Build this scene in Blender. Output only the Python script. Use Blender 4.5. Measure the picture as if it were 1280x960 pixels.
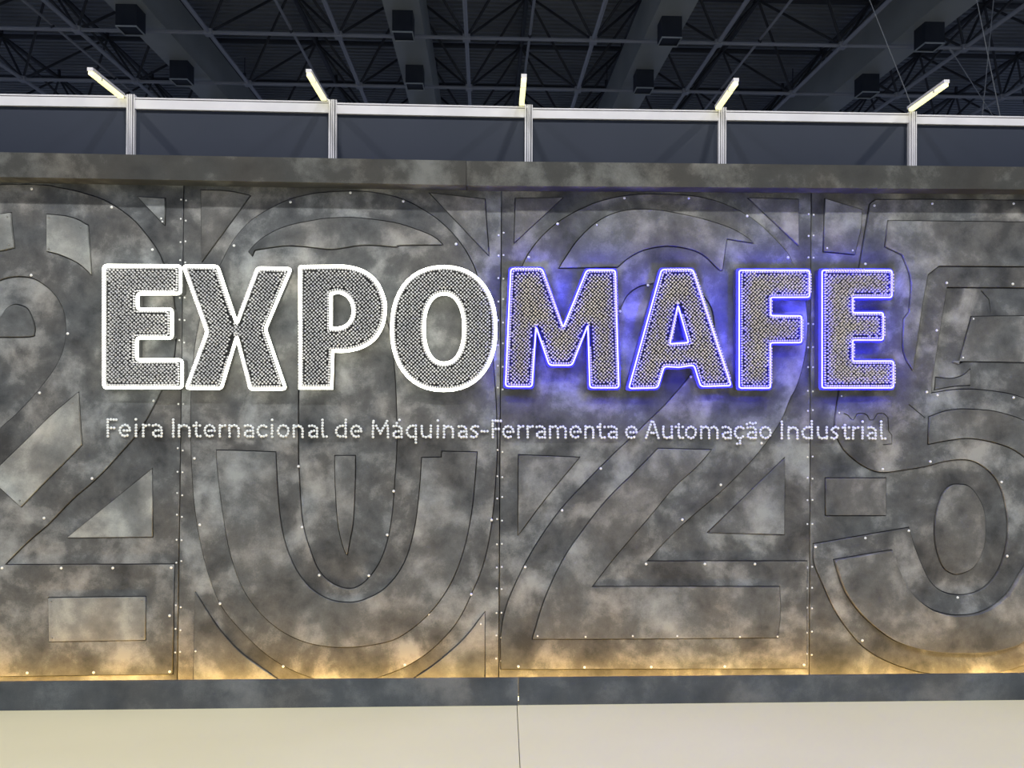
import bpy, math, random
import numpy as np
from mathutils import Vector, Matrix
random.seed(7)
for o in list(bpy.data.objects): bpy.data.objects.remove(o)
S = bpy.context.scene
C = S.collection

# ------------------------------------------------------------------ camera
F = 960.0                      # focal length in pixels of the 1280x960 frame
CAMZ = 1.508
YAW, PITCH, ROLL = math.radians(2.05), math.radians(0.32), 0.0045
fw = Vector((math.sin(YAW)*math.cos(PITCH), math.cos(YAW)*math.cos(PITCH), math.sin(PITCH)))
rt0 = fw.cross(Vector((0, 0, 1))).normalized()
up0 = rt0.cross(fw).normalized()
rt = (rt0*math.cos(ROLL) + up0*math.sin(ROLL)).normalized()
up = rt.cross(fw).normalized()
EYE = Vector((0, 0, CAMZ))
cd = bpy.data.cameras.new('camera'); cam = bpy.data.objects.new('camera', cd); C.objects.link(cam)
cd.sensor_fit = 'HORIZONTAL'; cd.sensor_width = 36.0; cd.lens = 36.0*F/1280.0
cd.clip_start = 0.05; cd.clip_end = 300
cam.matrix_world = Matrix(((rt.x, up.x, -fw.x, EYE.x), (rt.y, up.y, -fw.y, EYE.y), (rt.z, up.z, -fw.z, EYE.z), (0, 0, 0, 1)))
S.camera = cam

def ray(u, v):
    return fw*F + rt*(u-640.0) + up*(480.0-v)
def at(u, v, Y):               # the point of the plane y = Y seen at pixel (u, v)
    d = ray(u, v)
    return EYE + d*(Y/d.y)

# ------------------------------------------------------------------ world, exposure
w = bpy.data.worlds.new('world'); S.world = w; w.use_nodes = True
w.node_tree.nodes['Background'].inputs[0].default_value = (0.50, 0.62, 1.0, 1)
w.node_tree.nodes['Background'].inputs[1].default_value = 0.46
S.view_settings.view_transform = 'Standard'
S.view_settings.look = 'None'
S.view_settings.gamma = 1.0
S.view_settings.use_curve_mapping = False
S.view_settings.exposure = 0.0
LAMP_POWER = 400.0             # each high-bay lamp of the hall
LAMPS = [(-7.5, -2.6), (-2.5, -2.6), (2.5, -2.6), (7.5, -2.6)]
LAMP_Z = 9.2

# ------------------------------------------------------------------ depths of the planes
YW = 3.80      # front of the decorated panels
YC = 3.70      # front of the fascia above
YB = 3.66      # front of the plinth below
YP = 3.975     # front of the partition behind

# ------------------------------------------------------------------ materials
def mat(name, col, rough=0.6, metal=0.0, spec=0.4):
    m = bpy.data.materials.new(name); m.use_nodes = True
    b = m.node_tree.nodes['Principled BSDF']
    b.inputs['Base Color'].default_value = (*col, 1); b.inputs['Roughness'].default_value = rough
    b.inputs['Metallic'].default_value = metal; b.inputs['Specular IOR Level'].default_value = spec
    return m
def noisy(m, c1, c2, scale, lo=0.35, hi=0.65, detail=5, vec_scale=(1, 1, 1)):
    nt = m.node_tree; N = nt.nodes; L = nt.links
    b = N['Principled BSDF']
    tc = N.new('ShaderNodeTexCoord'); mp = N.new('ShaderNodeMapping'); mp.inputs['Scale'].default_value = vec_scale
    nz = N.new('ShaderNodeTexNoise'); nz.inputs['Scale'].default_value = scale; nz.inputs['Detail'].default_value = detail
    cr = N.new('ShaderNodeValToRGB')
    cr.color_ramp.elements[0].position = lo; cr.color_ramp.elements[0].color = (*c1, 1)
    cr.color_ramp.elements[1].position = hi; cr.color_ramp.elements[1].color = (*c2, 1)
    L.new(tc.outputs['Object'], mp.inputs[0]); L.new(mp.outputs[0], nz.inputs['Vector'])
    L.new(nz.outputs['Fac'], cr.inputs[0]); L.new(cr.outputs[0], b.inputs['Base Color'])
    return m
def emit(name, col, strength):
    m = bpy.data.materials.new(name); m.use_nodes = True; nt = m.node_tree
    b = nt.nodes['Principled BSDF']
    b.inputs['Base Color'].default_value = (0.8, 0.8, 0.8, 1)
    b.inputs['Emission Color'].default_value = (*col, 1); b.inputs['Emission Strength'].default_value = strength
    return m
def mottled(name, dark, mid, light, scale=4.2, stretch=(1, 1, 1), rough=0.5):
    """airbrushed grey: cloudy light patches over dark paint, with a fine spatter"""
    m = bpy.data.materials.new(name); m.use_nodes = True
    nt = m.node_tree; N = nt.nodes; L = nt.links; b = N['Principled BSDF']
    tc = N.new('ShaderNodeTexCoord'); oi = N.new('ShaderNodeObjectInfo')
    mp = N.new('ShaderNodeMapping'); mp.inputs['Scale'].default_value = stretch
    sh = N.new('ShaderNodeVectorMath'); sh.operation = 'SCALE'; sh.inputs[0].default_value = (13.1, 0.7, 7.3)
    L.new(oi.outputs['Random'], sh.inputs['Scale'])
    L.new(sh.outputs[0], mp.inputs['Location']); L.new(tc.outputs['Object'], mp.inputs[0])
    n1 = N.new('ShaderNodeTexNoise'); n1.inputs['Scale'].default_value = scale; n1.inputs['Detail'].default_value = 4.5
    n1.inputs['Roughness'].default_value = 0.55; n1.inputs['Distortion'].default_value = 0.35
    n2 = N.new('ShaderNodeTexNoise'); n2.inputs['Scale'].default_value = scale*2.6; n2.inputs['Detail'].default_value = 5
    n2.inputs['Roughness'].default_value = 0.6
    n3 = N.new('ShaderNodeTexNoise'); n3.inputs['Scale'].default_value = 170; n3.inputs['Detail'].default_value = 2
    for n in (n1, n2, n3): L.new(mp.outputs[0], n.inputs['Vector'])
    a = N.new('ShaderNodeMath'); a.operation = 'MULTIPLY'; a.inputs[1].default_value = 0.62; L.new(n1.outputs['Fac'], a.inputs[0])
    c = N.new('ShaderNodeMath'); c.operation = 'MULTIPLY_ADD'; c.inputs[1].default_value = 0.30
    L.new(n2.outputs['Fac'], c.inputs[0]); L.new(a.outputs[0], c.inputs[2])
    d = N.new('ShaderNodeMath'); d.operation = 'MULTIPLY_ADD'; d.inputs[1].default_value = 0.08
    L.new(n3.outputs['Fac'], d.inputs[0]); L.new(c.outputs[0], d.inputs[2])
    cr = N.new('ShaderNodeValToRGB'); e = cr.color_ramp.elements
    e[0].position = 0.37; e[0].color = (*dark, 1); e[1].position = 0.645; e[1].color = (*light, 1)
    k = cr.color_ramp.elements.new(0.50); k.color = (*mid, 1)
    L.new(d.outputs[0], cr.inputs[0])
    n4 = N.new('ShaderNodeTexNoise'); n4.inputs['Scale'].default_value = scale*0.8; n4.inputs['Detail'].default_value = 3; L.new(mp.outputs[0], n4.inputs['Vector'])
    tr = N.new('ShaderNodeValToRGB'); t = tr.color_ramp.elements
    t[0].position = 0.38; t[0].color = (0.96, 1.0, 1.03, 1); t[1].position = 0.64; t[1].color = (1.035, 0.995, 0.95, 1); L.new(n4.outputs['Fac'], tr.inputs[0])
    mx = N.new('ShaderNodeMix'); mx.data_type = 'RGBA'; mx.blend_type = 'MULTIPLY'; mx.inputs['Factor'].default_value = 1.0
    L.new(cr.outputs[0], mx.inputs['A']); L.new(tr.outputs[0], mx.inputs['B']); L.new(mx.outputs['Result'], b.inputs['Base Color'])
    bp = N.new('ShaderNodeBump'); bp.inputs['Strength'].default_value = 0.12; bp.inputs['Distance'].default_value = 0.002
    L.new(n3.outputs['Fac'], bp.inputs['Height']); L.new(bp.outputs[0], b.inputs['Normal'])
    b.inputs['Roughness'].default_value = rough; b.inputs['Specular IOR Level'].default_value = 0.35
    return m

M = {}
M['panel'] = mottled('airbrushed_panel', (0.046, 0.047, 0.050), (0.118, 0.119, 0.121), (0.36, 0.36, 0.355))
M['plate'] = mottled('airbrushed_plate', (0.060, 0.061, 0.063), (0.140, 0.141, 0.142), (0.36, 0.36, 0.355), scale=3.6)
M['plate_light'] = mottled('airbrushed_pale_plate', (0.13, 0.132, 0.132), (0.25, 0.252, 0.245), (0.52, 0.52, 0.49), scale=3.6)
M['fascia'] = mottled('airbrushed_fascia', (0.042, 0.040, 0.036), (0.060, 0.058, 0.052), (0.19, 0.185, 0.17), scale=3.4)
M['plinth'] = mottled('airbrushed_plinth', (0.055, 0.062, 0.072), (0.090, 0.098, 0.108), (0.20, 0.205, 0.21), scale=3.2)
M['screw'] = noisy(mat('zinc_screw', (0.85, 0.85, 0.85), 0.35), (0.80, 0.80, 0.80), (0.95, 0.95, 0.95), 60)
M['dull_screw'] = noisy(mat('painted_screw', (0.16, 0.16, 0.16), 0.5), (0.12, 0.12, 0.12), (0.26, 0.26, 0.25), 80)
M['stud'] = noisy(mat('white_stud', (0.8, 0.82, 0.84), 0.4), (0.80, 0.84, 0.87), (0.93, 0.95, 0.96), 70)
M['pin_cool'] = noisy(mat('steel_pin_cool', (0.6, 0.6, 0.6), 0.4), (0.70, 0.70, 0.73), (0.90, 0.89, 0.90), 9)
M['pin_warm'] = noisy(mat('steel_pin_warm', (0.6, 0.58, 0.55), 0.4), (0.72, 0.66, 0.645), (0.92, 0.85, 0.78), 9)
M['face'] = noisy(mat('letter_face_black', (0.01, 0.01, 0.012), 0.7), (0.008, 0.008, 0.010), (0.016, 0.016, 0.018), 30)
M['rim'] = noisy(mat('letter_return_grey', (0.1, 0.1, 0.1), 0.45), (0.085, 0.085, 0.088), (0.115, 0.115, 0.118), 12)
M['neon_white'] = emit('neon_white', (1.0, 1.0, 0.84), 7.0)
M['neon_blue'] = emit('neon_blue', (0.0083, 0.0068, 1.0), 88.0)
M['led_warm'] = emit('led_warm', (1.0, 0.60, 0.15), 46.0)
M['arm_led'] = emit('arm_led', (1.0, 0.94, 0.36), 1.5)
M['alu'] = noisy(mat('aluminium', (0.74, 0.73, 0.75), 0.35, 0.0, 0.5), (0.76, 0.74, 0.78), (0.84, 0.82, 0.86), 6)
M['alu_dark'] = mat('aluminium_slot', (0.10, 0.10, 0.12), 0.5)
M['infill'] = noisy(mat('infill_board', (0.04, 0.05, 0.07), 0.55), (0.019, 0.026, 0.046), (0.023, 0.030, 0.052), 2)
M['floor'] = noisy(mat('pale_vinyl', (0.6, 0.56, 0.48), 0.45), (0.84, 0.77, 0.53), (0.87, 0.80, 0.56), 1.1, vec_scale=(1, 2, 1), detail=2)
M['concrete'] = noisy(mat('hall_concrete', (0.2, 0.2, 0.2), 0.8), (0.28, 0.28, 0.28), (0.38, 0.38, 0.37), 0.8)
M['deck'] = noisy(mat('roof_deck', (0.05, 0.055, 0.06), 0.6), (0.30, 0.32, 0.345), (0.38, 0.40, 0.42), 0.5)
M['steel'] = noisy(mat('truss_steel', (0.3, 0.31, 0.32), 0.5), (0.42, 0.43, 0.45), (0.55, 0.56, 0.58), 1.2)
M['steel_dark'] = noisy(mat('truss_steel_dark', (0.05, 0.05, 0.055), 0.6), (0.05, 0.054, 0.060), (0.085, 0.09, 0.096), 1.2)
M['duct'] = noisy(mat('duct_steel', (0.3, 0.32, 0.3), 0.5), (0.50, 0.53, 0.50), (0.60, 0.62, 0.58), 0.6)
M['outlet'] = noisy(mat('outlet_box', (0.025, 0.03, 0.04), 0.6), (0.020, 0.025, 0.034), (0.032, 0.037, 0.046), 2)
M['cable'] = mat('steel_cable', (0.45, 0.46, 0.45), 0.5)
M['lamp_body'] = noisy(mat('lamp_housing', (0.2, 0.2, 0.2), 0.5), (0.15, 0.15, 0.16), (0.22, 0.22, 0.23), 4)
M['high_bay'] = emit('high_bay_lens', (1.0, 0.98, 0.94), 6.0)

# ------------------------------------------------------------------ helpers
def link(name, me, m=None, parent=None):
    o = bpy.data.objects.new(name, me); C.objects.link(o)
    if m is not None and me is not None and not me.materials: me.materials.append(m)
    if parent is not None: o.parent = parent
    return o
def mesh(name, v, f, m=None, parent=None, smooth=False):
    me = bpy.data.meshes.new(name); me.from_pydata([tuple(p) for p in v], [], f); me.update()
    if smooth: me.polygons.foreach_set('use_smooth', [True]*len(me.polygons))
    return link(name, me, m, parent)
def tag(o, label=None, cat=None, group=None, kind=None):
    if label: o['label'] = label
    if cat: o['category'] = cat
    if group: o['group'] = group
    if kind: o['kind'] = kind
    return o
def empty(name, loc=(0, 0, 0)):
    o = bpy.data.objects.new(name, None); C.objects.link(o); o.location = loc; o.empty_display_size = 0.1
    return o
def thing(name, label, cat, group=None, kind=None):
    return tag(empty(name), label, cat, group, kind)
BOXF = [(0, 3, 2, 1), (4, 5, 6, 7), (0, 1, 5, 4), (1, 2, 6, 5), (2, 3, 7, 6), (3, 0, 4, 7)]
def hexa(name, q, y0, y1, m, parent=None):
    """a board: four (x, z) corners anticlockwise as seen from the front, between depths y0 < y1"""
    v = [(x, y0, z) for x, z in q] + [(x, y1, z) for x, z in q]
    return mesh(name, v, [(0, 1, 2, 3), (7, 6, 5, 4), (1, 0, 4, 5), (2, 1, 5, 6), (3, 2, 6, 7), (0, 3, 7, 4)], m, parent)
def box(name, a, b, m, parent=None):
    return hexa(name, [(a[0], a[2]), (b[0], a[2]), (b[0], b[2]), (a[0], b[2])], a[1], b[1], m, parent)
def boxes(name, L, m, parent=None):
    v, f = [], []
    for a, b in L:
        k = len(v)
        q = [(a[0], a[2]), (b[0], a[2]), (b[0], b[2]), (a[0], b[2])]
        v += [(x, a[1], z) for x, z in q] + [(x, b[1], z) for x, z in q]
        f += [tuple(k+i for i in t) for t in [(0, 1, 2, 3), (7, 6, 5, 4), (1, 0, 4, 5), (2, 1, 5, 6), (3, 2, 6, 7), (0, 3, 7, 4)]]
    return mesh(name, v, f, m, parent)

def smooth_poly(P, closed=True, n=4, corner=32.0):
    """Catmull-Rom through traced points, keeping sharp corners"""
    P = [np.array(p, float) for p in P]; k = len(P); out = []
    def is_corner(i):
        if not closed and i in (0, k-1): return True
        a, b, c = P[(i-1) % k], P[i], P[(i+1) % k]
        u, v = b-a, c-b
        d = abs(math.degrees(math.atan2(u[0]*v[1]-u[1]*v[0], u.dot(v))))
        return d > corner
    cor = [is_corner(i) for i in range(k)]
    for i in range(k if closed else k-1):
        p1, p2 = P[i], P[(i+1) % k]
        p0 = P[(i-1) % k] if not cor[i] else 2*p1-p2
        p3 = P[(i+2) % k] if not cor[(i+1) % k] else 2*p2-p1
        if cor[i] and cor[(i+1) % k]: out.append(p1); continue
        for t in np.linspace(0, 1, n, endpoint=False):
            out.append(0.5*((2*p1)+(p2-p0)*t+(2*p0-5*p1+4*p2-p3)*t*t+(3*p1-p0-3*p2+p3)*t**3))
    if not closed: out.append(P[-1])
    return out
def fillet(P, r, n=4):
    """round every corner of a polygon with radius about r"""
    P = [np.array(p, float) for p in P]; k = len(P); out = []
    for i in range(k):
        a, b, c = P[i-1], P[i], P[(i+1) % k]
        u, v = a-b, c-b; lu, lv = np.linalg.norm(u), np.linalg.norm(v)
        ang = math.degrees(math.acos(max(-1, min(1, u.dot(v)/lu/lv))))
        if ang > 150: out.append(b); continue
        d = min(r, lu*0.4, lv*0.4)
        s, e = b+u/lu*d, b+v/lv*d
        for t in np.linspace(0, 1, n+1): out.append((1-t)**2*s+2*t*(1-t)*b+t*t*e)
    return out
def area2(P): return sum(P[i-1][0]*P[i][1]-P[i][0]*P[i-1][1] for i in range(len(P)))
def offset(P, d):
    """closed (x, z) polygon moved outward by d (inward when negative)"""
    P = [np.array(p, float) for p in P]; k = len(P); s = 1.0 if area2(P) > 0 else -1.0; out = []
    for i in range(k):
        a, b, c = P[i-1], P[i], P[(i+1) % k]
        u, v = b-a, c-b; u = u/(np.linalg.norm(u)+1e-12); v = v/(np.linalg.norm(v)+1e-12)
        n1, n2 = np.array((u[1], -u[0])), np.array((v[1], -v[0])); m_ = n1+n2; q = m_.dot(m_)
        m_ = n1 if q < 0.15 else m_*(2.0/q)
        l = np.linalg.norm(m_)
        if l > 2.0: m_ = m_*(2.0/l)
        out.append(b+m_*d*s)
    return out
def wall_poly(P, Y, closed=True, corner=32.0):
    return [(lambda q: np.array((q.x, q.z)))(at(p[0], p[1], Y)) for p in smooth_poly(P, closed, 4, corner)]
def clean(P, eps=5e-4):
    out = []
    for p in P:
        if not out or np.linalg.norm(np.array(p)-out[-1]) > eps: out.append(np.array(p))
    if len(out) > 1 and np.linalg.norm(out[0]-out[-1]) < eps: out.pop()
    return out
def solid(name, loops, yf, yb, bevel, m, parent=None):
    """filled outline (further loops are holes) between depths yf (front) and yb, edges bevelled"""
    cu = bpy.data.curves.new(name, 'CURVE'); cu.dimensions = '2D'; cu.fill_mode = 'BOTH'
    for lp in loops:
        lp = clean(lp); sp = cu.splines.new('POLY'); sp.points.add(len(lp)-1)
        for i, p in enumerate(lp): sp.points[i].co = (p[0], p[1], 0, 1)
        sp.use_cyclic_u = True
    h = (yb-yf)/2.0
    cu.extrude = h-bevel; cu.bevel_depth = bevel; cu.bevel_resolution = 0; cu.offset = -bevel
    tmp = bpy.data.objects.new('tmp', cu); C.objects.link(tmp)
    dg = bpy.context.evaluated_depsgraph_get()
    me = bpy.data.meshes.new_from_object(tmp.evaluated_get(dg))
    bpy.data.objects.remove(tmp); bpy.data.curves.remove(cu)
    me.transform(Matrix(((1, 0, 0, 0), (0, 0, -1, (yf+yb)/2), (0, 1, 0, 0), (0, 0, 0, 1))))
    me.materials.clear(); me.name = name
    return link(name, me, m, parent)
def tube(name, P, y, r, m, parent=None, res=8):
    """round tube along a closed (x, z) outline at depth y"""
    P = clean(P, 2e-3); k = len(P); v = []; f = []
    N = [a-b for a, b in zip(offset(P, 1e-3), P)]
    for i in range(k):
        n = N[i]/1e-3; l = np.linalg.norm(n); n = n/l*min(l, 1.3)
        for j in range(res):
            t = 2*math.pi*j/res
            v.append((P[i][0]+n[0]*r*math.cos(t), y+r*math.sin(t), P[i][1]+n[1]*r*math.cos(t)))
    for i in range(k):
        a, b = i*res, ((i+1) % k)*res
        for j in range(res):
            f.append((a+j, a+(j+1) % res, b+(j+1) % res, b+j))
    return mesh(name, v, f, m, parent, True)

def dome_mesh(name, r, h, shaft=0.0, n=8):
    """a round head facing the camera (-Y) with its base at y = 0, optionally on a shank"""
    v = []; f = []
    rings = [(r, 0.0), (r*0.92, -h*0.45), (r*0.55, -h*0.88)]
    for rr, y in rings:
        for j in range(n):
            t = 2*math.pi*j/n; v.append((rr*math.cos(t), y-shaft, rr*math.sin(t)))
    v.append((0, -h-shaft, 0)); top = len(v)-1
    for q in range(2):
        for j in range(n): f.append((q*n+j, q*n+(j+1) % n, (q+1)*n+(j+1) % n, (q+1)*n+j))
    for j in range(n): f.append((2*n+j, 2*n+(j+1) % n, top))
    f.append(tuple(reversed(range(n))))
    if shaft:
        b = len(v); s = r*0.42
        for y in (0.0, -shaft):
            for j in range(4):
                t = math.pi/2*j; v.append((s*math.cos(t), y, s*math.sin(t)))
        for j in range(4): f.append((b+j, b+(j+1) % 4, b+4+(j+1) % 4, b+4+j))
    return v, f
def scatter(name, proto, pts, m, parent=None, jit=0.0):
    """many copies of one small shape joined into a mesh"""
    pv, pf = np.array(proto[0]), proto[1]; k = len(pv); V = []; Fc = []
    for i, p in enumerate(pts):
        q = pv+np.array(p)
        if jit: q = q+np.array((random.uniform(-jit, jit), random.uniform(-jit, jit), random.uniform(-jit, jit)))
        V.append(q); Fc += [tuple(a+i*k for a in t) for t in pf]
    return mesh(name, np.concatenate(V), Fc, m, parent)

CYL = None
def cyl_mesh():
    n = 8; v = []; f = []
    for z in (0, 1):
        for j in range(n):
            t = 2*math.pi*(j+0.5)/n; v.append((math.cos(t), math.sin(t), z))
    for j in range(n): f.append((j, (j+1) % n, n+(j+1) % n, n+j))
    f.append(tuple(reversed(range(n)))); f.append(tuple(range(n, 2*n)))
    me = bpy.data.meshes.new('bar'); me.from_pydata(v, [], f); me.update()
    return me
CYLS = {}
def bar(name, a, b, r, m, parent=None):
    """a straight round bar from a to b (shares one mesh for each material)"""
    a, b = Vector(a), Vector(b); d = b-a
    if m.name not in CYLS:
        CYLS[m.name] = cyl_mesh(); CYLS[m.name].materials.append(m)
    o = bpy.data.objects.new(name, CYLS[m.name]); C.objects.link(o)
    o.matrix_world = Matrix.Translation(a) @ d.to_track_quat('Z', 'Y').to_matrix().to_4x4() @ Matrix.Diagonal((r, r, d.length, 1))
    if parent is not None: o.parent = parent
    return o

# ================================================================== THE SETTING
XL, XR = at(-350, 480, YW).x, at(1600, 480, YW).x      # ends of the built wall
floor = tag(box('floor', (-45, -20, -0.30), (45, 50, -0.02), M['concrete']), 'grey concrete hall floor under the pale sheets', 'floor', kind='structure')
sx = at(646, 884, YB).x
d_ = ray(650, 960); t_ = -CAMZ/d_.z; near = EYE+d_*t_
slope = (near.x-sx)/(near.y-YB)
def seam_x(y): return sx+slope*(y-YB)
for side in (0, 1):
    g = 0.0016
    if side == 0: q = [(-9, -7), (seam_x(-7)-g, -7), (seam_x(YP)-g, YP-0.02), (-9, YP-0.02)]
    else: q = [(seam_x(-7)+g, -7), (9, -7), (9, YP-0.02), (seam_x(YP)+g, YP-0.02)]
    v = [(x, y, -0.022) for x, y in q]+[(x, y, 0.0) for x, y in q]
    mesh('floor_sheet', v, [(3, 2, 1, 0), (4, 5, 6, 7), (0, 1, 5, 4), (1, 2, 6, 5), (2, 3, 7, 6), (3, 0, 4, 7)], M['floor'], floor)

# roof: corrugated deck, its ribs running along the wall
DECK = 12.0; v = []; f = []; pitch = 0.23
ys = []; y = -14.0
while y < 46: ys += [(y, 0.0), (y+0.10, 0.0), (y+0.115, 0.13), (y+0.215, 0.13)]; y += pitch
for yy, dz in ys: v += [(-40, yy, DECK+dz), (40, yy, DECK+dz)]
for i in range(len(ys)-1): f.append((2*i, 2*i+2, 2*i+3, 2*i+1))
tag(mesh('ceiling', v, f, M['deck']), 'dark corrugated steel roof deck of the hall', 'ceiling', kind='structure')

# ------------------------------------------------------------------ space frame under the roof
GX, GY, SP = -0.47, 18.4, 3.05
ZB, ZT = CAMZ+8.4, CAMZ+10.25
sf = thing('space_frame', 'steel tube space frame carrying the corrugated roof', 'roof truss')
cols = range(-6, 7); rows = range(-2, 5)
xs = [GX+SP*k for k in cols]; yr = [GY+SP*k for k in rows]
for x in xs: bar('chord', (x, yr[0]-1.2, ZB), (x, yr[-1]+1.2, ZB), 0.052, M['steel'], sf)
for y in yr: bar('chord', (xs[0]-1.2, y, ZB), (xs[-1]+1.2, y, ZB), 0.044, M['steel'], sf)
for x in xs[:-1]: bar('top_chord', (x+SP/2, yr[0]-1.2, ZT), (x+SP/2, yr[-1]+1.2, ZT), 0.065, M['steel_dark'], sf)
for y in yr[:-1]: bar('top_chord', (xs[0]-1.2, y+SP/2, ZT), (xs[-1]+1.2, y+SP/2, ZT), 0.07, M['steel_dark'], sf)
for x in xs[:-1]:
    for y in yr[:-1]:
        for a in (0, 1):
            for b in (0, 1):
                bar('brace', (x+a*SP, y+b*SP, ZB), (x+SP/2, y+SP/2, ZT), 0.034, M['steel_dark'], sf)
for x in xs[:-1]:
    for y in yr[:-1:1]: bar('hanger', (x+SP/2, y+SP/2, ZT), (x+SP/2, y+SP/2, DECK+0.06), 0.05, M['steel_dark'], sf)
nodeme = None
for x in xs:
    for y in yr:
        if nodeme is None:
            o = box('node', (-0.09, -0.09, -0.07), (0.09, 0.09, 0.07), M['steel'], sf); nodeme = o.data
        else: o = link('node', nodeme, None, sf)
        o.location = (x, y, ZB)

# ------------------------------------------------------------------ ducts with hanging outlet boxes
ZD = CAMZ+8.5
dl = ['steel air duct over the E and X side of the sign, with square outlets',
      'steel air duct over the letter P, with square outlets',
      'steel air duct over the letter A, with square outlets',
      'steel air duct over the last letter E, with square outlets']
for i in range(4):
    x = -7.98+6.1*i
    d = thing('air_duct', dl[i], 'air duct', 'air ducts under the hall roof')
    b = boxes('duct_body', [((x-0.40, 11.0, ZD), (x+0.40, 34.0, ZD+1.05))], M['duct'], d)
    boxes('bottom_sheet', [((x-0.405, 11.0, ZD-0.02), (x+0.405, 34.0, ZD))], M['duct'], d)
    for yb in (14.5, 17.5, 20.42, 23.4):
        o = boxes('outlet', [((x-0.23, yb-0.23, ZD-0.5), (x+0.23, yb+0.23, ZD-0.019))], M['outlet'], d)
        t = 0.02
        boxes('outlet_rim', [((x-0.235, yb-0.235, ZD-0.525), (x+0.235, yb-0.235+t, ZD-0.495)), ((x-0.235, yb+0.235-t, ZD-0.525), (x+0.235, yb+0.235, ZD-0.495)),
                             ((x-0.235, yb-0.235+t, ZD-0.525), (x-0.235+t, yb+0.235-t, ZD-0.495)), ((x+0.235-t, yb-0.235+t, ZD-0.525), (x+0.235, yb+0.235-t, ZD-0.495))], M['duct'], o)
    for yb in (12.5, 18.6, 24.7, 30.8):
        bar('hanger_rod', (x-0.3, yb, ZD+1.0), (x-0.3, yb, DECK+0.06), 0.015, M['steel_dark'], d)
        bar('hanger_rod', (x+0.3, yb, ZD+1.0), (x+0.3, yb, DECK+0.06), 0.015, M['steel_dark'], d)
pl = ['thin pipe under the roof crossing above the first letter E', 'thin pipe under the roof crossing above the letter P',
      'thin pipe under the roof crossing above the letter M', 'thin pipe under the roof crossing above the letter F']
for x, l in zip((-10.2, -4.63, 1.05, 6.65), pl):
    p = thing('sprinkler_pipe', l, 'pipe', 'sprinkler pipes under the roof')
    bar('pipe', (x, 11, ZB+0.10), (x, 34, ZB+0.10), 0.034, M['steel'], p)
    for y in yr: bar('pipe_clip', (x, y, ZB), (x, y, ZB+0.10), 0.045, M['steel_dark'], p)

# hall lamps, hung behind the camera
for i, (x, y) in enumerate(LAMPS):
    h = thing('high_bay_lamp', 'round high bay lamp under the roof, lamp %s of the row before the sign' % ('one', 'two', 'three', 'four')[i], 'lamp', 'high bay lamps of the hall')
    n = 20; prof = [(0.05, LAMP_Z+0.55), (0.16, LAMP_Z+0.45), (0.20, LAMP_Z+0.25), (0.34, LAMP_Z+0.03), (0.34, LAMP_Z+0.01)]
    v = [(x+r*math.cos(2*math.pi*j/n), y+r*math.sin(2*math.pi*j/n), z) for r, z in prof for j in range(n)]
    f = [(q*n+j, (q+1)*n+j, (q+1)*n+(j+1) % n, q*n+(j+1) % n) for q in range(len(prof)-1) for j in range(n)]+[tuple(range(n))]
    mesh('housing', v, f, M['lamp_body'], h, True)
    v = [(x+0.32*math.cos(2*math.pi*j/n), y+0.32*math.sin(2*math.pi*j/n), LAMP_Z+0.02) for j in range(n)]
    mesh('lens_%d_offscreen' % (i+1), v, [tuple(reversed(range(n)))], M['high_bay'], h)
    bar('suspension_rod', (x, y, LAMP_Z+0.5), (x, y, DECK+0.06), 0.012, M['steel_dark'], h)
    ld = bpy.data.lights.new('high_bay_light_%d_offscreen' % (i+1), 'AREA'); ld.shape = 'DISK'; ld.size = 0.6; ld.energy = LAMP_POWER; ld.color = (0.985, 0.99, 0.97)
    lo = bpy.data.objects.new('high_bay_light_%d_offscreen' % (i+1), ld); C.objects.link(lo); lo.location = (x, y, LAMP_Z); lo.parent = h

# ================================================================== PARTITION BEHIND (posts, rails, dark infill)
POST = [163.4, 415.9, 660.8, 902.7, 1140.6]
RAIL = [((0, 117.6), (160, 119.8)), ((168, 121.8), (411, 126.8)), ((420, 128.4), (656, 133.2)),
        ((665, 134.8), (898, 138.0)), ((907, 138.0), (1136, 141.6)), ((1145, 143.2), (1280, 147.0))]
RH = [14.0, 13.8, 13.4, 12.8, 12.2, 11.8]
pw = thing('partition_wall', 'aluminium framed partition with dark infill boards above the mottled fascia', 'partition')
px = [at(-350, 150, YP).x]+[at(p, 160, YP).x for p in POST]+[at(1600, 150, YP).x]
PT = []
for i in range(6):
    (u0, v0), (u1, v1) = RAIL[i]
    a, b = at(u0, v0, YP), at(u1, v1, YP); s = (b.z-a.z)/(b.x-a.x)
    x0, x1 = px[i]+0.017, px[i+1]-0.017
    z0, z1 = a.z+s*(x0-a.x), a.z+s*(x1-a.x)
    if i in (0, 5):
        zz = z1 if i == 0 else z0; z0 = z1 = zz
        if i == 0: z0 = a.z+s*(x0-a.x)*0.4
    h = RH[i]/F*YP*1.0
    PT.append((z0, z1))
    r = hexa('top_rail', [(x0, z0-h), (x1, z1-h), (x1, z1-0.011), (x0, z0-0.011)], YP, YP+0.035, M['alu'], pw)
    hexa('rail_slot', [(x0, z0-0.0115), (x1, z1-0.0115), (x1, z1-0.006), (x0, z0-0.006)], YP+0.004, YP+0.03, M['alu_dark'], r)
    hexa('rail_lip', [(x0, z0-0.0065), (x1, z1-0.0065), (x1, z1), (x0, z0)], YP-0.001, YP+0.035, M['alu'], r)
    hexa('infill_board', [(x0, 0.0), (x1, 0.0), (x1, z1-h+0.001), (x0, z0-h+0.001)], YP+0.016, YP+0.024, M['infill'], pw)
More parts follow.
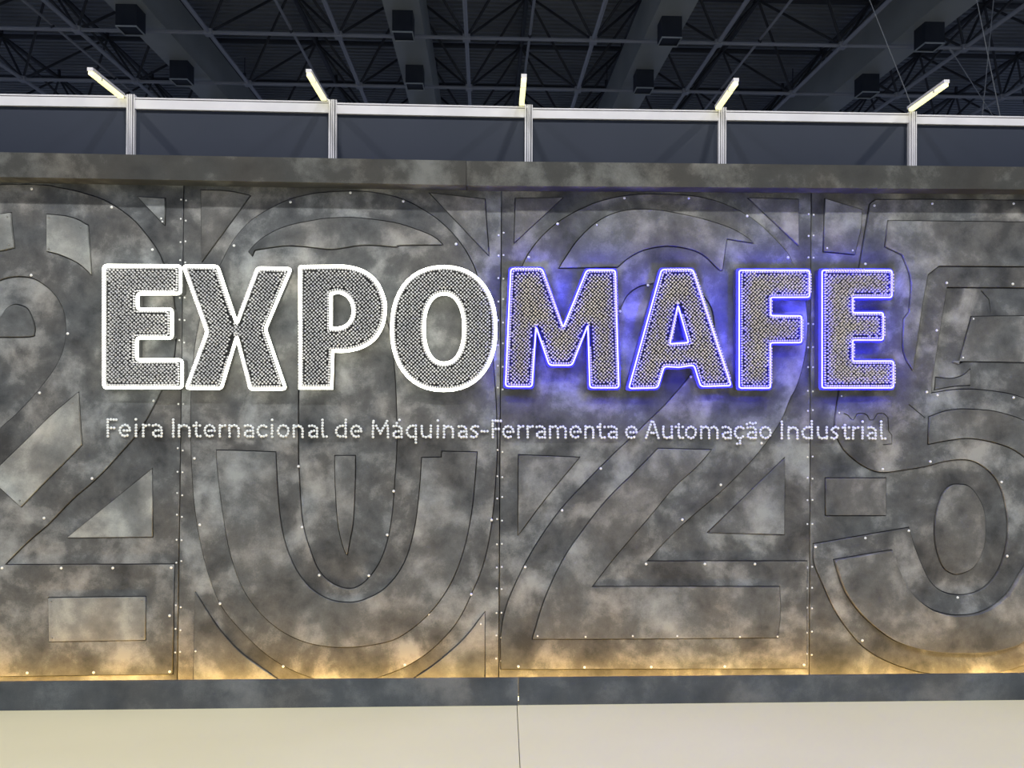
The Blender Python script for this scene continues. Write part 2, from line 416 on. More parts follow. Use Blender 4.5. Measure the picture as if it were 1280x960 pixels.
for i, p in enumerate(POST):
    x = px[i+1]; zt = at(p, RAIL[i+1][0][1]-3.5, YP).z
    po = boxes('post', [((x-0.019, YP, 0), (x+0.019, YP+0.036, zt))], M['alu_dark'], pw)
    boxes('post_rib', [((x-0.020, YP-0.006, 0), (x-0.012, YP+0.02, zt)), ((x-0.0075, YP-0.008, 0), (x-0.0010, YP+0.02, zt)),
                       ((x+0.0025, YP-0.008, 0), (x+0.0090, YP+0.02, zt)), ((x+0.0150, YP-0.006, 0), (x+0.020, YP+0.02, zt))], M['alu'], po)

# arm lights on the post tops, reaching out over the fascia
NEAR = [(113, 90), (386, 92), (655, 98), (920, 103), (1183, 105)]
FAR = [(152, 121), (405, 124), (652, 130.5), (897, 135.5), (1138, 137)]
al = ['lit arm light on the partition post above the first letter E', 'lit arm light on the partition post above the letter P',
      'lit arm light on the partition post above the letter M', 'lit arm light on the partition post above the letter F',
      'lit arm light on the partition post right beyond the last letter E']
for i in range(5):
    a, b = at(*FAR[i], YP-0.01), at(*NEAR[i], YP-0.345)
    t = thing('arm_light', al[i], 'lamp', 'arm lights along the partition top')
    d = (b-a); dn = d.normalized(); sd = dn.cross(Vector((0, 0, 1))).normalized(); u = sd.cross(dn)
    def rod(name, p, q, wid, h0, h1, m, par):
        v = []
        for c in (p, q):
            v += [c-sd*wid+u*h0, c+sd*wid+u*h0, c+sd*wid+u*h1, c-sd*wid+u*h1]
        return mesh(name, v, BOXF, m, par)
    hs = rod('housing', a-dn*0.01, b+dn*0.004, 0.013, 0.004, 0.020, M['alu'], t)
    rod('light_bar', a+d*0.02, a+d*0.72, 0.0125, -0.010, 0.0045, M['arm_led'], t)
    rod('light_bar', a+d*0.75, a+d*0.99, 0.0115, -0.010, 0.0045, M['arm_led'], t)
    rod('joint', a+d*0.715, a+d*0.755, 0.0135, -0.008, 0.005, M['alu'], t)
    x = px[i+1]; zt = at(POST[i], RAIL[i+1][0][1]-3.5, YP).z
    bar('bracket', (x, YP+0.012, zt-0.02), a+u*0.010, 0.007, M['alu'], t)

# ================================================================== FASCIA AND PLINTH BOARDS
def line_z(pts, x, Y):
    a, b = at(*pts[0], Y), at(*pts[1], Y); return a.z+(b.z-a.z)*(x-a.x)/(b.x-a.x)
xs_ = at(583, 215, YC).x
for k in (0, 1):
    top = [((0, 190.5), (583, 201.2)), ((583, 201.2), (1280, 208.6))][k]; bot = [((0, 221.4), (583, 231.6)), ((583, 232.0), (1280, 236.6))][k]
    x0, x1 = (XL, xs_-0.001) if k == 0 else (xs_+0.001, XR)
    q = [(x0, line_z(bot, x0, YC)), (x1, line_z(bot, x1, YC)), (x1, line_z(top, x1, YC)), (x0, line_z(top, x0, YC))]
    o = hexa('fascia_board', q, YC-(0.004 if k == 0 else 0), YW, M['fascia'])
    tag(o, ['brown grey mottled fascia board above the digits 2 and 0', 'brown grey mottled fascia board above the digits 2 and 5 by the blue letters'][k], 'fascia board', 'fascia boards')
xb = at(648, 865, YB).x
for k in (0, 1):
    top = ((0, 853.2), (640, 848.2)) if k == 0 else ((640, 848.2), (1280, 842.6))
    x0, x1 = (XL, xb-0.001) if k == 0 else (xb+0.001, XR)
    q = [(x0, 0.0), (x1, 0.0), (x1, line_z(top, x1, YB)), (x0, line_z(top, x0, YB))]
    o = hexa('plinth_board', q, YB-(0.003 if k == 0 else 0), YB+0.018, M['plinth'])
    tag(o, ['slate grey mottled plinth board below the digits 2 and 0', 'slate grey mottled plinth board below the digits 2 and 5 by the blue letters'][k], 'plinth', 'plinth boards')
t = thing('led_strip', 'warm LED strip lying in the trough behind the plinth', 'light strip')
box('strip_base', (XL+0.02, YB+0.022, -0.002), (XR-0.02, YB+0.052, 0.012), M['alu'], t)
box('strip_diffuser', (XL+0.02, YB+0.028, 0.012), (XR-0.02, YB+0.046, 0.022), M['led_warm'], t)

# ================================================================== DECORATED PANELS
T1, T2 = 0.008, 0.007         # thickness of the digit plates, and of the plates on them
ZTOP = at(640, 205, YW).z
SCREW = None
def screw_mesh(m, r):
    v, f = dome_mesh('screw', r, r*0.7); me = bpy.data.meshes.new('screw'); me.from_pydata(v, [], f); me.update(); me.materials.append(m)
    return me
SM = {'b': screw_mesh(M['screw'], 0.0070), 's': screw_mesh(M['screw'], 0.0050), 'd': screw_mesh(M['dull_screw'], 0.0055)}
def screws(panel, pts, kind, Y):
    for p in pts:
        q = at(p[0], p[1], Y); o = link('screw', SM[kind], None, panel); o.location = (q.x, Y+0.0005, q.z)
SK = 0.018                    # the skin that the plates are let into; behind it a backing board
GAP = 0.0040                  # open joint around every plate
PL = {}                       # plates and slots of each panel, built once all are known
def plate(panel, P, level, name='relief_plate', holes=(), th=None, gap=GAP, corner=32.0, m='plate'):
    """plate let into the skin (level 0) or into a digit plate (level 1), standing proud of it"""
    PL.setdefault(panel, []).append(dict(P=P, level=level, name=name, holes=holes, th=th, gap=gap, corner=corner, m=m))
def groove(panel, P, level, wd=0.0040, corner=32.0):
    PL.setdefault(panel, []).append(dict(slot=P, level=level, wd=wd, corner=corner))
def slot_loop(P, wd):
    P = clean(P); k = len(P); A, B = [], []
    for i in range(k):
        t = P[min(i+1, k-1)]-P[max(i-1, 0)]; t = t/np.linalg.norm(t); n = np.array((-t[1], t[0]))*wd/2
        A.append(P[i]+n); B.append(P[i]-n)
    return A+B[::-1]
def build_panel(panel, rect):
    items = PL[panel]; skin = [rect]; cut = []; out = []
    for it in items:
        base = YW-(T1 if it['level'] else 0.0)
        if 'slot' in it:
            lp = slot_loop(wall_poly(it['slot'], base, False, it['corner']), it['wd'])
            (cut if it['level'] else skin).append(lp); continue
        yf = base-(it['th'] or 0.007)
        lo = [wall_poly(q, yf, True, it['corner']) for q in [it['P']]+list(it['holes'])]
        hole = [offset(lo[0], it['gap'])]+[offset(h, -it['gap']) for h in lo[1:]]
        if it['level']: cut += hole
        else: skin += hole
        out.append((it, lo, yf))
    solid('board', skin, YW, YW+SK, 0.0012, M['panel'], panel)
    solid('backing_board', [rect], YW+SK-0.0005, YW+SK+0.010, 0.0, M['panel'], panel)
    for it, lo, yf in out:
        if it['name'] == 'digit_plate': lo = lo+cut
        solid(it['name'], lo, yf, YW+SK, 0.0012, M[it['m']], panel)
SEAM = [[(229.8, 232), (221.7, 850)], [(626.8, 245), (623.4, 845)], [(1014.2, 240), (1011.6, 843)]]
def seam_line(i):
    (u0, v0), (u1, v1) = SEAM[i]; a, b = at(u0, v0, YW), at(u1, v1, YW)
    return lambda z: a.x+(b.x-a.x)*(z-a.z)/(b.z-a.z)
sl = [lambda z: XL]+[seam_line(i) for i in range(3)]+[lambda z: XR]
plab = ['grey mottled wall panel with raised first digit 2 behind the first letter E', 'grey mottled wall panel with raised digit 0 behind the white letters',
        'grey mottled wall panel with raised digit 2 behind the blue letters', 'grey mottled wall panel with raised digit 5 behind the last letter E']
panels = []; RECT = []
for i in range(4):
    p = thing('digit_panel', plab[i], 'wall panel', 'digit panels')
    g = 0.0022; z0, z1 = 0.0, ZTOP
    RECT.append([np.array((sl[i](z0)+g, z0)), np.array((sl[i+1](z0)-g, z0)), np.array((sl[i+1](z1)-g, z1)), np.array((sl[i](z1)+g, z1))])
    panels.append(p)
p1, p2, p3, p4 = panels

# ---- panel with the first digit 2
plate(p1, [(-150, 330), (-125, 280), (-85, 248), (-40, 235), (0, 231.3), (30, 230.8), (56, 231.5), (70, 234), (90, 238), (105, 242), (120, 246.5), (130, 250.5), (140, 256), (150, 262.5),
           (160, 270), (170, 279), (180, 291), (190, 304), (197, 315), (202, 326), (213, 355), (218, 390), (219, 420), (216, 450), (209, 472), (200, 490), (190, 510), (180, 528), (165, 549),
           (150, 566), (130, 588), (110, 607), (90, 624), (60, 655), (40, 672), (20, 691), (5, 706.5), (217, 706), (215, 842.6), (0, 845.5), (-170, 848), (-168, 780), (-140, 690), (-100, 640),
           (-50, 585), (0, 536), (20, 518), (40, 497), (55, 479), (66, 464), (74, 450), (79, 437), (82, 420), (82.5, 405), (80, 390), (74, 376), (65, 364), (53, 354), (40, 347), (25, 345),
           (12, 346), (0, 349.5), (-20, 359), (-40, 378), (-52, 400), (-150, 396)], 0, 'digit_plate', th=T1, m='panel')
plate(p1, [(-35, 270), (0, 267.5), (12.5, 266), (14, 285), (17, 309), (0, 313), (-35, 318)], 1, m='plate_light')
plate(p1, [(58, 268), (80, 270), (95, 274), (105, 279.5), (109, 281.5), (111, 310), (113.5, 343), (108, 337), (95, 327), (75, 318), (58, 313.5)], 1, corner=40, m='plate_light')
plate(p1, [(172, 246), (205.5, 248), (205.5, 281)], 0)
plate(p1, [(-12, 421), (36, 420.5), (42, 416), (42, 407), (38, 395), (33, 386), (25, 382), (17, 381), (8, 386), (0, 397), (-12, 408)], 0, corner=60)
plate(p1, [(97, 491), (99.5, 530), (101.5, 556), (85, 573), (50, 608), (25.7, 633.5), (0, 610), (-14, 598), (0, 582), (32, 551), (62, 521)], 1, m='plate_light')
plate(p1, [(189, 587), (190, 671), (84, 672)], 0, m='plate_light')
plate(p1, [(60, 748), (181, 746.5), (181, 800), (61, 802)], 1, m='plate_light')
# ---- panel with the digit 0
plate(p2, [(276, 330), (285, 312), (295, 296), (310, 279), (325, 268), (343, 258), (360, 250), (380, 244.5), (400, 241), (430, 239.3), (450, 239.3), (470, 241), (490, 245), (510, 252),
           (530, 263), (550, 277), (570, 297), (585, 319), (595, 341), (606, 380), (614, 430), (619, 490), (620.6, 535), (620.5, 577), (615.6, 641), (606, 697), (589, 742), (569, 780),
           (539, 812), (505, 834), (471, 847), (452, 852), (412, 852), (392.5, 848), (362, 836), (332, 817), (302.5, 789), (276, 756), (259, 712), (248, 664), (241.7, 615), (238.7, 551), (239, 490),
           (244, 430), (255, 380), (265, 352)], 0, 'digit_plate', th=T1, m='panel', corner=45,
      holes=[[(372, 551), (373.5, 600), (377, 650), (385, 682), (397, 712), (412, 728), (430, 736), (445, 735), (460, 724), (475, 703), (485, 675), (491, 640), (494, 600), (496.7, 551),
              (495, 480), (489, 420), (478, 385), (460, 360), (438, 352), (412, 358), (392, 380), (379, 420), (373, 480)]])
plate(p2, [(271, 577), (276, 622), (285.6, 682), (300.6, 729), (321, 761), (347.5, 785.6), (377.5, 801), (407.5, 807.7), (437.5, 808.8), (467.5, 805.5), (497.5, 796.9), (531, 772),
           (557.5, 738.7), (576, 697.5), (589, 641), (596, 565.5), (552.6, 564.7), (552, 572), (527.5, 572.6), (524.5, 615), (518, 663.7), (505, 705), (482.5, 735), (456, 750), (433.7, 753.7),
           (407.5, 748.5), (381, 729), (360.6, 693.7), (349, 645), (343.7, 565.5), (270.5, 563)], 1)
plate(p2, [(311, 314), (325, 300), (345, 288), (365, 281), (390, 276), (410, 273), (440, 272), (470, 275), (495, 279), (515, 285), (540, 295), (553, 305.3), (500, 306), (495, 308),
           (470, 306), (450, 306), (430, 309), (412, 311), (385, 308), (360, 306.5), (340, 308.5), (318, 312), (315, 319)], 1)
plate(p2, [(418.6, 570), (443.5, 570), (443.5, 597), (441, 650), (437, 675), (433.5, 694), (428, 680), (422, 650), (419, 600)], 0)
plate(p2, [(251, 237.5), (285, 239), (312, 244.5), (252, 327)], 0)
plate(p2, [(537, 241), (606, 249), (608, 280), (611, 319)], 0)
plate(p2, [(243.5, 740.6), (261, 769), (280, 795), (306, 821), (347.5, 850), (242, 851)], 0)
plate(p2, [(606, 766), (605.5, 848), (518, 848), (546, 829), (580, 799)], 0)
# ---- panel with the second digit 2
plate(p3, [(654, 331), (662.5, 315), (675.6, 298), (695, 280), (718, 265.6), (747.7, 252.5), (780.5, 245), (806.7, 243), (839.5, 243), (872, 246), (898.5, 252.5), (925, 264), (948, 279), (967, 297),
           (984, 316), (993, 334), (1004, 362), (1009, 399), (1008, 429), (1003, 458.5), (995, 484), (987, 499), (976, 526), (953, 559), (932.5, 583), (902.5, 613), (865, 645), (835, 673),
           (808, 702), (1009, 702), (1008, 835.6), (626.5, 836.5), (626.5, 795), (632.5, 761), (647.5, 724), (670, 682), (700, 639), (733.7, 602), (767.5, 568), (790, 547), (817, 521), (838, 500), (864, 469),
           (885, 440), (893, 412), (890, 385), (876, 364), (852, 354), (830, 351.5), (812, 354.5), (798, 358), (784, 368.6), (774.7, 387), (770, 402), (640, 402), (645, 360)], 0, 'digit_plate', th=T1, m='panel')
plate(p3, [(699.5, 334.5), (708, 321), (721.5, 301.6), (741, 282), (761, 269.5), (784, 263), (813, 262), (846, 266.6), (879, 274), (911.6, 284.6), (931, 295), (942, 303.6), (909, 298), (907, 308),
           (903, 337), (898.5, 336), (879, 318), (859, 310), (833, 307), (806.7, 311.5), (787, 321), (772, 333.5)], 1)
plate(p3, [(823, 561), (797.5, 587), (760, 624), (730, 662), (703.7, 701), (681, 750), (666, 798.7), (760, 798.7), (972, 797), (975.6, 765), (974.5, 734), (739.4, 734), (767.5, 697.5), (809, 649),
           (842.5, 609), (870, 584), (889, 562.5)], 1)
plate(p3, [(644.4, 248), (703.4, 247), (643, 303)], 0)
plate(p3, [(936, 247.5), (998.5, 249), (998.5, 306.5)], 0)
plate(p3, [(648.6, 569), (647.5, 669), (681, 624), (724, 572)], 0)
plate(p3, [(981, 573), (980.5, 668), (885.6, 665.6)], 0)
# ---- panel with the digit 5
plate(p4, [(1088, 255), (1095, 249.5), (1180, 249.5), (1330, 251), (1420, 252), (1420, 361), (1290, 359.3), (1183.6, 358.6), (1174, 420), (1166, 469.5), (1164, 492), (1200, 487), (1240, 489), (1280, 498), (1330, 525), (1375, 575),
           (1395, 640), (1390, 700), (1360, 765), (1325, 805), (1280, 831), (1242, 842), (1205, 845), (1168, 842.3), (1141, 837.7), (1111, 827), (1084, 812), (1062.7, 790), (1043.7, 761.7), (1029, 730), (1018.4, 703.7),
           (1018, 680.5), (1136.6, 660), (1142, 680), (1150.4, 702), (1162, 726), (1178, 740), (1202, 744.5), (1225.6, 738.5), (1243.5, 722), (1255, 698), (1260.5, 666.5), (1259, 639), (1253, 613), (1241.5, 593),
           (1221.7, 578), (1202, 574), (1178, 577), (1158, 582.5), (1130.6, 587), (1103, 590), (1085, 585), (1067, 573), (1051.5, 555.6), (1044.5, 525), (1060, 430), (1075, 333)], 0, 'digit_plate', th=T1, m='panel')
plate(p4, [(1111, 276), (1200, 276.8), (1400, 279), (1400, 333.5), (1174, 332), (1160, 343), (1153, 381.6), (1147, 424), (1141.4, 463), (1130, 440), (1130, 399), (1137, 390), (1139, 350), (1128, 318), (1107, 308)], 1)
plate(p4, [(1170.5, 472), (1190, 473.5), (1205, 469), (1213, 462), (1213, 481), (1190, 483), (1169, 487)], 0, th=0.004)
plate(p4, [(1215, 396), (1400, 394), (1400, 455), (1206, 451), (1199, 455)], 0)
plate(p4, [(1161, 555), (1162, 521.5), (1181, 514.7), (1198.5, 512), (1214.5, 512), (1241, 514), (1261, 519), (1280, 526), (1315, 545), (1345, 590), (1355, 640), (1330, 640), (1300, 590), (1270, 563), (1240, 552),
           (1212, 547.5), (1193, 549), (1175, 552)], 1)
plate(p4, [(1201, 606), (1190, 607), (1180.6, 615.6), (1174, 630.6), (1170, 649), (1169, 664), (1171, 685), (1179, 707.5), (1189, 716), (1200, 717), (1218, 708), (1229.5, 685), (1232, 661), (1229.5, 636), (1220, 617.5), (1210.6, 608)], 0, corner=60)
plate(p4, [(1045, 701), (1117, 689), (1125, 713), (1134.5, 734), (1149, 751), (1166, 763), (1183, 769), (1200, 771), (1221, 769), (1242, 760.7), (1263, 742.7), (1280, 715), (1300, 690), (1350, 690), (1340, 730),
           (1315, 775), (1280, 802), (1259, 811), (1231.5, 816), (1200, 816.6), (1170, 815), (1145, 810), (1122, 802), (1103, 790), (1082, 772), (1065, 751), (1054, 730)], 1, th=0.022)
plate(p4, [(1032.6, 598), (1107.7, 598), (1107.5, 644), (1032.6, 644)], 0)
plate(p4, [(1032, 248.4), (1077.5, 262), (1076, 286), (1068.5, 317.7), (1030, 314)], 0)
groove(p4, [(1136, 505.5), (1148, 515.5), (1156.5, 522.4)], 1)
groove(p4, [(1055, 517), (1060, 519), (1064, 524), (1067, 525), (1072, 517), (1080, 517), (1084, 519), (1087, 525), (1092, 525), (1097, 517), (1105, 517), (1110, 522), (1111, 539), (1115, 544), (1115, 555), (1104, 556)], 1, 0.0045, corner=20)
groove(p4, [(1226.5, 363.5), (1236, 374), (1239, 391)], 0)
for p_, r_ in zip(panels, RECT): build_panel(p_, r_)

# ---- screws
screws(p1, [(39.5, 236), (39, 344), (139.5, 259), (190.5, 312), (49.5, 491), (192, 501), (115, 598), (55, 647.5), (2.5, 710), (76.5, 710), (141, 710), (214, 709.5), (212, 769.5), (34, 841), (117, 840.5), (212, 839.5)], 'b', YW-T1)
screws(p1, [(84.5, 417), ], 'b', YW-T1)
screws(p1, [(61, 272), (101, 284), (61, 311), (9, 271), (11, 306), (24.5, 626), (91, 503), (64, 752), (177, 751), (177, 796), (65, 798)], 'd', YW-T1-T2)
screws(p1, [(201.5, 273), (203, 277)], 's', YW-0.007)
screws(p2, [(363, 252.5), (438, 240.8), (504, 251.5), (292.5, 307), (570, 305), (243, 573), (249.6, 656), (275, 754.5), (354, 833), (506, 831), (589, 743), (614.5, 650), (373, 583), (377.5, 659), (399, 719), (461, 719.6), (484, 668.6), (492, 614)], 'b', YW-T1)
screws(p2, [(601, 780), (379, 734), (493, 726), (428.5, 803.6), (536, 768), (244.5, 814)], 's', YW-T1)
screws(p3, [(780.5, 247.5), (861, 247.5), (697, 279.7), (661, 321.6), (934, 270), (985, 322), (751, 585.7), (702.6, 638), (656.5, 708.7), (901, 606), (853, 649.5), (807.6, 705), (881, 705), (943.7, 705), (648, 833), (730.7, 834), (814, 833.6), (906, 833), (1005, 831), (952, 554), (863.7, 471), (775, 389), (810, 356.5)], 'b', YW-T1)
screws(p3, [(672, 795), (732, 796), (791, 795), (846.6, 795), (925, 796), (972, 795.7), (746, 281)], 's', YW-T1-T2)
screws(p4, [(1093, 257), (1165.5, 254.5), (1267, 254.5), (1081.7, 330), (1183.5, 353.6), (1266, 355), (1171, 413), (1158.6, 490), (1172, 494), (1267, 497), (1163, 577), (1103.5, 586.5), (1019.5, 683.6), (1081.7, 672.6), (1136, 663.5), (1252, 602.5), (1259, 695), (1197, 747), (1078, 800.5)], 'b', YW-T1)
screws(p4, [(1034, 310), (1066, 313), (1217, 398.5), (1204, 447)], 's', YW-0.007)
screws(p4, [(1052, 495), (1049, 516)], 's', YW-T1)
# paired screws along the joints
ROWS = [[250, 275, 302, 327, 372, 400, 427, 505, 562, 590, 618, 645, 675, 702, 758, 787, 815],
        [292, 319, 348, 375, 402, 430, 458, 486, 564, 596, 622, 650, 680, 709, 736, 766, 796, 825],
        [268, 294.5, 322, 405, 434, 459, 489, 513, 571, 598, 625, 655, 709, 735, 760, 790, 818]]
for i in range(3):
    (u0, v0), (u1, v1) = SEAM[i]
    for j, v_ in enumerate(ROWS[i]):
        u_ = u0+(u1-u0)*(v_-v0)/(v1-v0)
        jj = random.uniform(-2, 2) if i < 2 else random.uniform(-1, 1)
        screws(panels[i], [(u_-3.2, v_+jj)], 's', YW); screws(panels[i+1], [(u_+3.0, v_-jj*0.6)], 's', YW)

# ================================================================== BIG LETTERS
YF = YW-0.060                  # depth at which the letter outlines were traced
class FL(list):
    def __init__(self, P, r): super().__init__(P); self.r = r
def ell(cx, cy, rx, ry, n=44, e=2.25):
    out = []
    for i in range(n):
        t = 2*math.pi*i/n; c, s = math.cos(t), math.sin(t)
        out.append((cx+rx*math.copysign(abs(c)**(2/e), c), cy+ry*math.copysign(abs(s)**(2/e), s)))
    return out
P_out = smooth_poly([(375, 335), (379, 333.5), (412.7, 333), (434, 333.4), (455, 339.5), (471, 353), (480, 373), (481.5, 388), (478, 407), (467.6, 424), (450.7, 434.5), (431.7, 438.7), (416, 438.7), (414.6, 485), (375, 485)], True, 4, 50)
P_in = smooth_poly([(413.8, 367.5), (423, 365.3), (434, 370), (441, 381.7), (440.5, 396.5), (432.8, 407), (423, 410.3), (413.8, 410.3)], True, 4, 60)
LET = [
 ('E', 'w', 'large white-lit letter E with pin studded face, before the X', [FL([(130, 332), (225.5, 332.5), (225.5, 367), (172, 367), (172, 386.5), (215, 386.5), (215, 422.5), (171, 422.5), (171, 450), (227.5, 450), (227.5, 484.5), (130, 484.5)], 4)]),
 ('X', 'w', 'large white-lit letter X with pin studded face', [FL([(229.5, 332.5), (272, 333), (296, 405), (322, 335), (363.5, 336), (331.5, 411.5), (357, 486), (313, 486.5), (296, 420.5), (276.5, 485.5), (233, 485), (259, 414.5)], 4)]),
 ('P', 'w', 'large white-lit letter P with pin studded face', [P_out, P_in]),
 ('O', 'w', 'large white-lit letter O with pin studded face', [ell(554.7, 410.7, 65.0, 77.2), ell(555, 410.7, 25.0, 43.5)]),
 ('M', 'b', 'large blue-lit letter M with pin studded face', [FL([(638.6, 336), (677.5, 336), (704, 410), (733.5, 337.7), (769, 337.7), (773.5, 484.6), (737.4, 484.6), (735, 405.6), (715, 456.5), (686.7, 456.5), (670, 408), (665, 483.3), (632, 483)], 4)]),
 ('A', 'b', 'large blue-lit letter A with pin studded face', [FL([(827, 337), (866, 337), (914, 482), (876, 483), (867.6, 456.3), (848.7, 459), (830, 458), (822, 484.6), (786, 485.5)], 4), FL([(847.4, 381.5), (860.8, 428.3), (837.2, 430)], 2)]),
 ('F', 'b', 'large blue-lit letter F with pin studded face', [FL([(924, 338), (1011.8, 338), (1011.8, 371.5), (963.3, 371.7), (963.3, 394.7), (1002, 395), (1002, 428.2), (963, 428.3), (963, 485), (924, 485)], 3)]),
 ('E', 'b', 'large blue-lit letter E with pin studded face, after the F', [FL([(1027.6, 338), (1114.7, 338), (1114.7, 371.7), (1065.8, 371.7), (1065.8, 391), (1103.8, 391), (1103.8, 425), (1065.8, 425), (1065.8, 451.5), (1116.7, 451.5), (1116.7, 484.7), (1027.6, 484.7)], 3)]),
]
def seg_dist(pts, loop):
    """distance of points to a closed loop, and whether they are inside it"""
    L = np.array(loop); A = L; B = np.roll(L, -1, 0); D = B-A
    Pn = pts[:, None, :]; t = np.clip(((Pn-A)*D).sum(2)/((D*D).sum(1)+1e-12), 0, 1)
    dist = np.linalg.norm(Pn-(A+t[..., None]*D), axis=2).min(1)
    x, z = pts[:, 0:1], pts[:, 1:2]
    cr = ((A[:, 1] > z) != (B[:, 1] > z)) & (x < (B[:, 0]-A[:, 0])*(z-A[:, 1])/(B[:, 1]-A[:, 1]+1e-12)+A[:, 0])
    return dist, cr.sum(1) % 2 == 1
def walk(loop, step):
    L = [np.array(p) for p in loop]; L.append(L[0]); out = []; acc = 0.0
    for a, b in zip(L[:-1], L[1:]):
        l = np.linalg.norm(b-a)
        while acc < l: out.append(a+(b-a)*acc/l); acc += step
        acc -= l
    return out
DASH = {LET[0][2]: [((130, 336), (130, 481))], LET[1][2]: [((232, 337), (256, 408)), ((257, 419), (235, 480)), ((319, 341), (300, 392)), ((299, 432), (311, 480))],
        LET[2][2]: [((375, 400), (375, 481))], LET[4][2]: [((642, 336), (673, 336)), ((680, 343), (701, 402)), ((769.3, 345), (771, 395)), ((636, 420), (633, 470))],
        LET[5][2]: [((868, 342), (912, 474)), ((846, 388), (839, 425)), ((832, 337), (860, 337))], LET[6][2]: [((1011.8, 342), (1011.8, 367)), ((1002, 399), (1002, 424)), ((963, 434), (963, 480)), ((963.3, 375), (963.3, 391))],
        LET[7][2]: [((1034, 338), (1080, 338)), ((1114.7, 342), (1114.7, 366)), ((1103.8, 395), (1103.8, 421)), ((1116.7, 455), (1116.7, 480)), ((1065.8, 375), (1065.8, 388)), ((1065.8, 429), (1065.8, 448))]}
PIN = dome_mesh('pin', 0.0051, 0.0042, 0.014, 6)
SIDEPIN = dome_mesh('side_pin', 0.0042, 0.0035, 0.0, 6)
for ch, kind, lab, loops in LET:
    def outline(d):
        """the letter's loops moved outward by d, holes inward, corners rounded afterwards"""
        res = []
        for k, lp in enumerate(loops):
            p = [(lambda q: np.array((q.x, q.z)))(at(p[0], p[1], YF)) for p in lp]
            if d: p = offset(p, d if k == 0 else -d)
            if isinstance(lp, FL): p = fillet(p, lp.r*0.0039)
            res.append(clean(p, 1e-3))
        return res
    W = outline(0)
    L = thing('sign_letter', lab, 'letter', 'large lit letters of the sign')
    solid('rim', outline(0.012 if kind == 'b' else 0.004), YF+0.012, YW+0.001, 0.0, M['rim'], L)
    solid('face', outline(-0.003), YF+0.002, YF+0.013, 0.0, M['face'], L)
    r = 0.0076 if kind == 'w' else 0.0038
    for w_ in W: tube('neon_tube', w_, YF, r, M['neon_white' if kind == 'w' else 'neon_blue'], L)
    # pins: a diamond lattice leaning with the strokes, and a row following the outline
    A = np.concatenate([np.array(w_) for w_ in W[:1]]); lo, hi = A.min(0), A.max(0)
    s = 0.0130; ang = math.radians(45+random.uniform(-4, 4)); ca, sa = math.cos(ang), math.sin(ang)
    n = int(0.5/s); g = np.array([(i, j) for i in range(-n, n+1) for j in range(-n, n+1)], float)*s
    g = g+np.random.RandomState(ord(ch)).uniform(-0.0011, 0.0011, g.shape)
    pts = np.stack([g[:, 0]*ca-g[:, 1]*sa, g[:, 0]*sa+g[:, 1]*ca], 1)+(lo+hi)/2
    keep = np.ones(len(pts), bool)
    edge = 0.022 if kind == 'w' else 0.0185
    for k, w_ in enumerate(W):
        d, ins = seg_dist(pts, w_); keep &= (ins if k == 0 else ~ins) & (d > edge)
    pts = list(pts[keep])
    for k, w_ in enumerate(outline(-(edge-0.0085))):
        row = np.array(walk(w_, 0.0122))
        ok = np.ones(len(row), bool)
        for q, w2 in enumerate(W):
            d, ins = seg_dist(row, w2); ok &= (ins if q == 0 else ~ins) & (d > edge-0.012)
        pts += list(row[ok])
    over = []                  # pins standing in front of the tube along some edges
    for (u0, v0), (u1, v1) in DASH.get(lab, []):
        a, b = at(u0, v0, YF), at(u1, v1, YF); n_ = int((b-a).length/0.0138)
        over += [((a+(b-a)*(i+0.5)/n_).x, YF-0.001, (a+(b-a)*(i+0.5)/n_).z) for i in range(n_)]
    po = scatter('pins', PIN, [(p[0], YF+0.002+random.uniform(-0.0025, 0.0025), p[1]) for p in pts]+over, M['pin_cool' if kind == 'w' else 'pin_warm'], L)
    tag(po, kind='stuff', label='steel pin heads packed over the black letter face')

